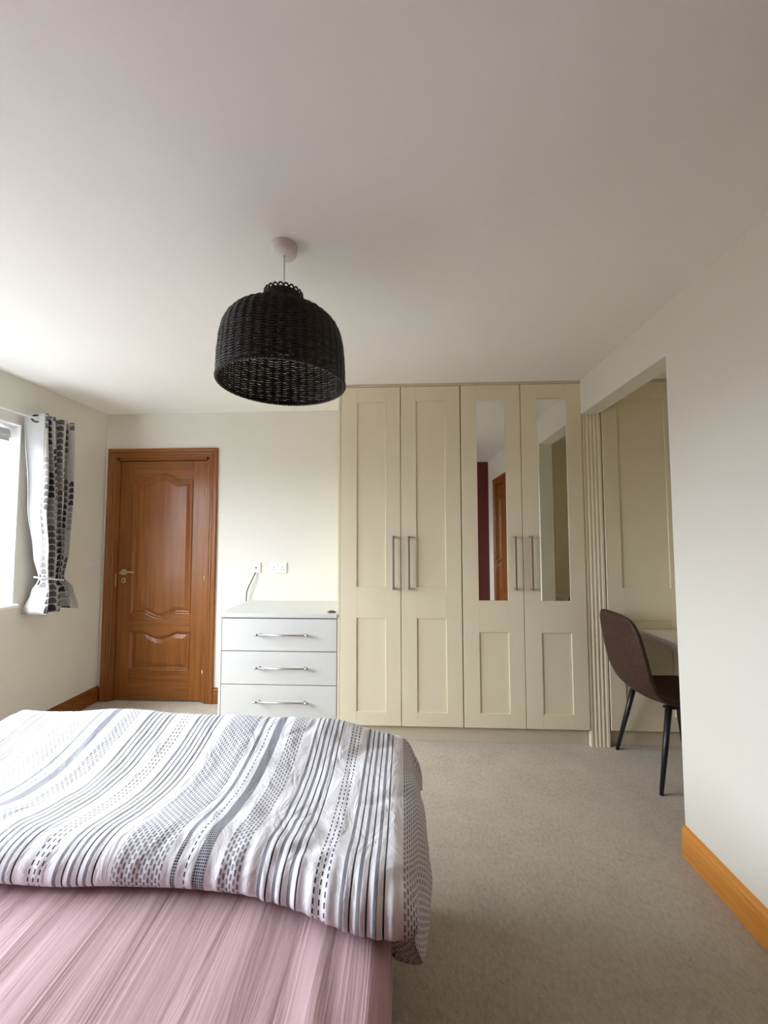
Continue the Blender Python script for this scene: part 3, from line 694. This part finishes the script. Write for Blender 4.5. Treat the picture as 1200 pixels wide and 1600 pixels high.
# f forward (+x), z up
PR = [(0.435, 0.440), (0.425, 0.462), (0.38, 0.470), (0.28, 0.462), (0.17, 0.452), (0.07, 0.448), (0.0, 0.462), (-0.048, 0.502), (-0.078, 0.565), (-0.096, 0.645), (-0.108, 0.73), (-0.116, 0.81), (-0.122, 0.87), (-0.126, 0.908), (-0.127, 0.922)]
WD = [0.165, 0.19, 0.205, 0.218, 0.222, 0.222, 0.222, 0.223, 0.225, 0.226, 0.224, 0.216, 0.200, 0.175, 0.140]
LIFT = [0.0, 0.0, 0.004, 0.008, 0.014, 0.022, 0.032, 0.040, 0.044, 0.042, 0.036, 0.028, 0.022, 0.018, 0.016]
bm = new(); g = []
NU = 16; n = len(PR)
for i in range(n):
    a = Vector(PR[max(i - 1, 0)]); b = Vector(PR[min(i + 1, n - 1)]); tn = (b - a).normalized(); nr = Vector((-tn.y, tn.x)) * -1  # inward normal (towards the sitter)
    row = []
    for j in range(NU + 1):
        s_ = -1 + 2 * j / NU; L_ = LIFT[i] * abs(s_) ** 2.2
        drop = 0.035 * s_ ** 4 if i >= n - 3 else 0
        row.append(bm.verts.new((PR[i][0] + nr.x * L_, s_ * WD[i], PR[i][1] + nr.y * L_ - drop * 0.4)))
    g.append(row)
for i in range(n - 1):
    for j in range(NU): bm.faces.new((g[i][j], g[i][j + 1], g[i + 1][j + 1], g[i + 1][j]))
bmesh.ops.recalc_face_normals(bm, faces=bm.faces[:])
o = link('seat_shell', bm, 'leather', t, True); m = o.modifiers.new('pad', 'SOLIDIFY'); m.thickness = 0.030; m.offset = 0
m = o.modifiers.new('round', 'SUBSURF'); m.levels = 1; m.render_levels = 2
def leg(x0, y0, x1, y1):
    bm = new(); tube(bm, [(x0, y0, 0.442), (x0 + (x1 - x0) * 0.5, y0 + (y1 - y0) * 0.5, 0.22), (x1, y1, 0.0)], [0.0165, 0.0145, 0.0095], 12); return link('leg', bm, 'black_leg', t, True)
leg(0.075, -0.165, -0.022, -0.228); leg(0.075, 0.165, -0.012, 0.232); leg(0.33, -0.165, 0.405, -0.228); leg(0.33, 0.165, 0.405, 0.232)
bx('underframe', 0.05, 0.36, -0.18, -0.15, 0.425, 0.440, 'black_leg', t); bx('underframe', 0.05, 0.36, 0.15, 0.18, 0.425, 0.440, 'black_leg', t); bx('underframe', 0.19, 0.22, -0.15, 0.15, 0.425, 0.440, 'black_leg', t)

# ------------------------------------------------------------------ bed
BX0, BX1, BY0, BY1, BZ = -1.560, -0.030, YF + 0.03, 1.615, 0.550
t = thing('bed', 'double bed with pink fitted sheet on the mattress', 'bed', ((BX0 + BX1) / 2, (BY0 + BY1) / 2, 0))
ox = ((BX0 + BX1) / 2, (BY0 + BY1) / 2)
bx('divan_base', BX0 + 0.012 - ox[0], BX1 - 0.012 - ox[0], BY0 + 0.01 - ox[1], BY1 - 0.012 - ox[1], 0.045, 0.315, 'divan', t, 0.008, 2)
for sx_ in (BX0 + 0.12, BX1 - 0.12):
    for sy_ in (BY0 + 0.12, BY1 - 0.12):
        bm = new(); lathe(bm, [(0.022, 0.0), (0.025, 0.01), (0.025, 0.05)], sx_ - ox[0], sy_ - ox[1], 14); link('castor', bm, 'dark_metal', t)
bm = new(); NX, NY = 150, 90; W2, L2 = (BX1 - BX0) / 2, (BY1 - BY0) / 2
# rounded mattress in a fitted sheet: wrapped grid over top and sides
def wrap(q, half, side):
    """arc coordinate -> (position, drop): flat, rounded edge, straight side"""
    r_ = 0.035; flat = half - r_
    if q <= flat: return q, 0.0
    a_ = (q - flat) / r_
    if a_ <= math.pi / 2: return flat + r_ * math.sin(a_), r_ * (1 - math.cos(a_))
    return half, r_ + (q - flat - r_ * math.pi / 2)
Sx = W2 - 0.035 + 0.035 * math.pi / 2 + 0.185; Sy = L2 - 0.035 + 0.035 * math.pi / 2 + 0.185
g = []
for i in range(NX + 1):
    row = []
    for j in range(NY + 1):
        qx, qy = -Sx + 2 * Sx * i / NX, -Sy + 2 * Sy * j / NY
        x, dxp = wrap(abs(qx), W2, Sx); y, dyp = wrap(abs(qy), L2, Sy)
        x = math.copysign(x, qx); y = math.copysign(y, qy); dp = min(max(dxp, dyp), 0.226)
        wx, wy = x + ox[0], y + ox[1]
        top = 1.0 if dp < 0.01 else 0.0
        z = BZ - dp
        if top:
            z += 0.006 * noise.noise((wx * 9, wy * 0.9, 0.3)) + 0.004 * noise.noise((wx * 22, wy * 1.6, 4.0))
            # a soft ridge where the sheet is pulled
            z += 0.010 * math.exp(-((wx + 0.16 + 0.10 * (wy - 0.75)) / 0.022) ** 2) * math.exp(-((wy - 0.72) / 0.18) ** 2)
        row.append(bm.verts.new((x, y, z)))
    g.append(row)
for i in range(NX):
    for j in range(NY): bm.faces.new((g[i][j], g[i + 1][j], g[i + 1][j + 1], g[i][j + 1]))
o = link('fitted_sheet', bm, 'sheet', t, True); o['label'] = 'creased dusty pink fitted sheet'

# duvet: puffed roll at the near edge, draped over the right side and the foot
yp = [(1.06, 0.560), (0.985, 0.558), (0.943, 0.566), (0.928, 0.584), (0.932, 0.608), (0.950, 0.628), (0.985, 0.640), (1.03, 0.639), (1.09, 0.624), (1.16, 0.610), (1.24, 0.604), (1.32, 0.608), (1.40, 0.621), (1.48, 0.639), (1.54, 0.655), (1.59, 0.664),
      (1.625, 0.655), (1.648, 0.63), (1.662, 0.58), (1.672, 0.50), (1.680, 0.42), (1.685, 0.34)]
# Catmull-Rom resample of the long profile
def cr(p, t_):
    n = len(p); i = min(int(t_), n - 2); f = t_ - i
    P0, P1, P2, P3 = p[max(i - 1, 0)], p[i], p[i + 1], p[min(i + 2, n - 1)]
    return tuple(0.5 * (2 * b + (c - a) * f + (2 * a - 5 * b + 4 * c - d) * f * f + (-a + 3 * b - 3 * c + d) * f ** 3) for a, b, c, d in zip(P0, P1, P2, P3))
NT_ = 190; fine = [cr(yp, (len(yp) - 1) * i / 2000) for i in range(2001)]
acc = [0.0]
for a, b in zip(fine, fine[1:]): acc.append(acc[-1] + math.dist(a, b))
rows_ = []; k_ = 0
for i in range(NT_ + 1):
    d_ = acc[-1] * i / NT_
    while k_ < 1999 and acc[k_ + 1] < d_: k_ += 1
    rows_.append((*fine[k_], acc[k_]))
VL = acc[-1]
ROW_MIN = min(r_[0] for r_ in rows_)
U_R, R_R = -0.045, 0.080      # where the top starts to roll over the right edge, roll radius
U_L, R_L = -1.56, 0.08
E_R = 0.085                   # straight part of the short overhang, then the edge curls under
umin = U_L - R_L * math.pi / 2 - 0.22
umax = U_R + R_R * math.pi / 2 + E_R + 0.085
NUU = 330
us = [umin + (umax - umin) * i / NUU for i in range(NUU + 1)]
def sm(x): x = max(0.0, min(1.0, x)); return x * x * (3 - 2 * x)
def across(u):
    """x, drop below the top, length along the hanging part"""
    if u < U_L:
        a_ = (U_L - u) / R_L
        if a_ < math.pi / 2: return U_L - R_L * math.sin(a_), -R_L * (1 - math.cos(a_)), 0
        e = u - (U_L - R_L * math.pi / 2); return U_L - R_L + 0.05 * e, -R_L + e, -e
    if u <= U_R: return u, 0.0, 0.0
    a_ = (u - U_R) / R_R
    if a_ < math.pi / 2: return U_R + R_R * math.sin(a_), -R_R * (1 - math.cos(a_)), 0
    e = u - (U_R + R_R * math.pi / 2); ec = min(e, E_R)
    x, z = U_R + R_R + 0.42 * ec - 1.2 * ec * ec, -R_R - ec
    if e > E_R:
        a_ = (e - E_R) / 0.030; x += 0.030 * (math.cos(a_) - 1) * 1.0; z -= 0.022 * math.sin(a_)
    return x, z, e
bm = new(); uvl = bm.loops.layers.uv.new('UVMap'); g = []
for i, u in enumerate(us):
    X, dz, e = across(u); row = []
    bl = sm(-dz / 0.075)
    for j, (Y, Zt, va) in enumerate(rows_):
        lip = math.exp(-max(0.0, va - 0.10) / 0.13)
        near = sm(1 - max(0.0, va - 0.10) / 0.55)
        x, y, z = X, Y, Zt
        foot = va > VL - 0.36
        # the near edge swings towards the camera on the right
        y += near * (-0.088 * math.exp(-((u + 0.05) / 0.19) ** 2) + 0.005 * math.sin(u * 9.0))
        # the top sinks towards its far right corner, rises a little on the left
        z -= 0.055 * sm((u + 0.34) / 0.34) * sm((Y - 1.30) / 0.28)
        z += 0.010 * sm((-u - 0.7) / 0.5) * sm((Y - 1.35) / 0.2)
        if dz < 0:
            ref = Zt if foot else Zt + (0.640 - Zt) * bl
            sink = 0.055 * sm((u + 0.34) / 0.34) * sm((Y - 1.30) / 0.28)
            z = ref - sink + dz
            if foot: z = max(z, 0.36)
            if u > 0:
                hang = sm((1.45 - Y) / 0.45) * (1 if va < 0.9 else 0)
                z -= 0.045 * hang * sm((-dz - 0.05) / 0.12)
                y += near * 0.40 * max(0.0, -dz - 0.06) * sm((1.3 - Y) / 0.35)
            if va < 0.13:
                q = sm(1 - va / 0.13); y += bl * (ROW_MIN - Y + 0.035 * q)
                xin = (-0.040 if u > 0 else BX0 + 0.02); x += bl * q * (xin - x)
        # hanging side: soft vertical folds
        if u > 0 and dz < -0.04:
            f_ = sm((-dz - 0.04) / 0.08)
            x += f_ * (0.013 * math.sin(Y * 9 + 0.2) + 0.014 * noise.noise((Y * 5, u * 5, 2.0)))
            z += f_ * 0.020 * noise.noise((Y * 4.0, 1.3, 5.0))
            x += f_ * (0.022 * math.exp(-((Y - 1.14) / 0.14) ** 2) - 0.050 * sm((0.34 - va) / 0.22))
        # gathers running back from the near edge, stronger towards the right
        gat = (0.25 + 0.75 * sm((u + 0.50) / 0.25)) * (1 - bl)
        q = 0.0065 * gat * lip * math.sin(u * 2 * math.pi / 0.0355 + 1.1 * math.sin(u * 11)) * sm(va / 0.08)
        y -= q * 0.9; z += q * 0.6
        # broad puffs and creases
        pf = sm((va - 0.06) / 0.12)
        q = 0.011 * noise.noise((u * 3.2, Y * 4.2, 0.0)) + 0.005 * noise.noise((u * 8 + Y * 5, Y * 9, 3.0))
        cr_ = abs(noise.noise((u * 4.0 - Y * 3.0, Y * 5.0 + u * 2, 7.0)))
        q += -0.0050 * sm(1 - cr_ / 0.20) * sm((u + 0.60) / 0.35)
        q *= pf
        z += q * (1 - bl); x += q * bl * (1 if u > -0.5 else -1)
        if dz > -0.02 and va <= 0.1: z = max(z, 0.556)
        row.append((bm.verts.new((x, y, z)), u, va))
    g.append(row)
for i in range(NUU):
    for j in range(NT_):
        q = (g[i][j], g[i + 1][j], g[i + 1][j + 1], g[i][j + 1]); f = bm.faces.new([a[0] for a in q])
        for lp, a in zip(f.loops, q): lp[uvl].uv = (a[1], a[2])
o = link('duvet', bm, 'duvet', None, True, org=(-0.8, 1.3, 0.55))
tag(o, 'white duvet with grey and black woven stripes, folded back on the bed', 'duvet')
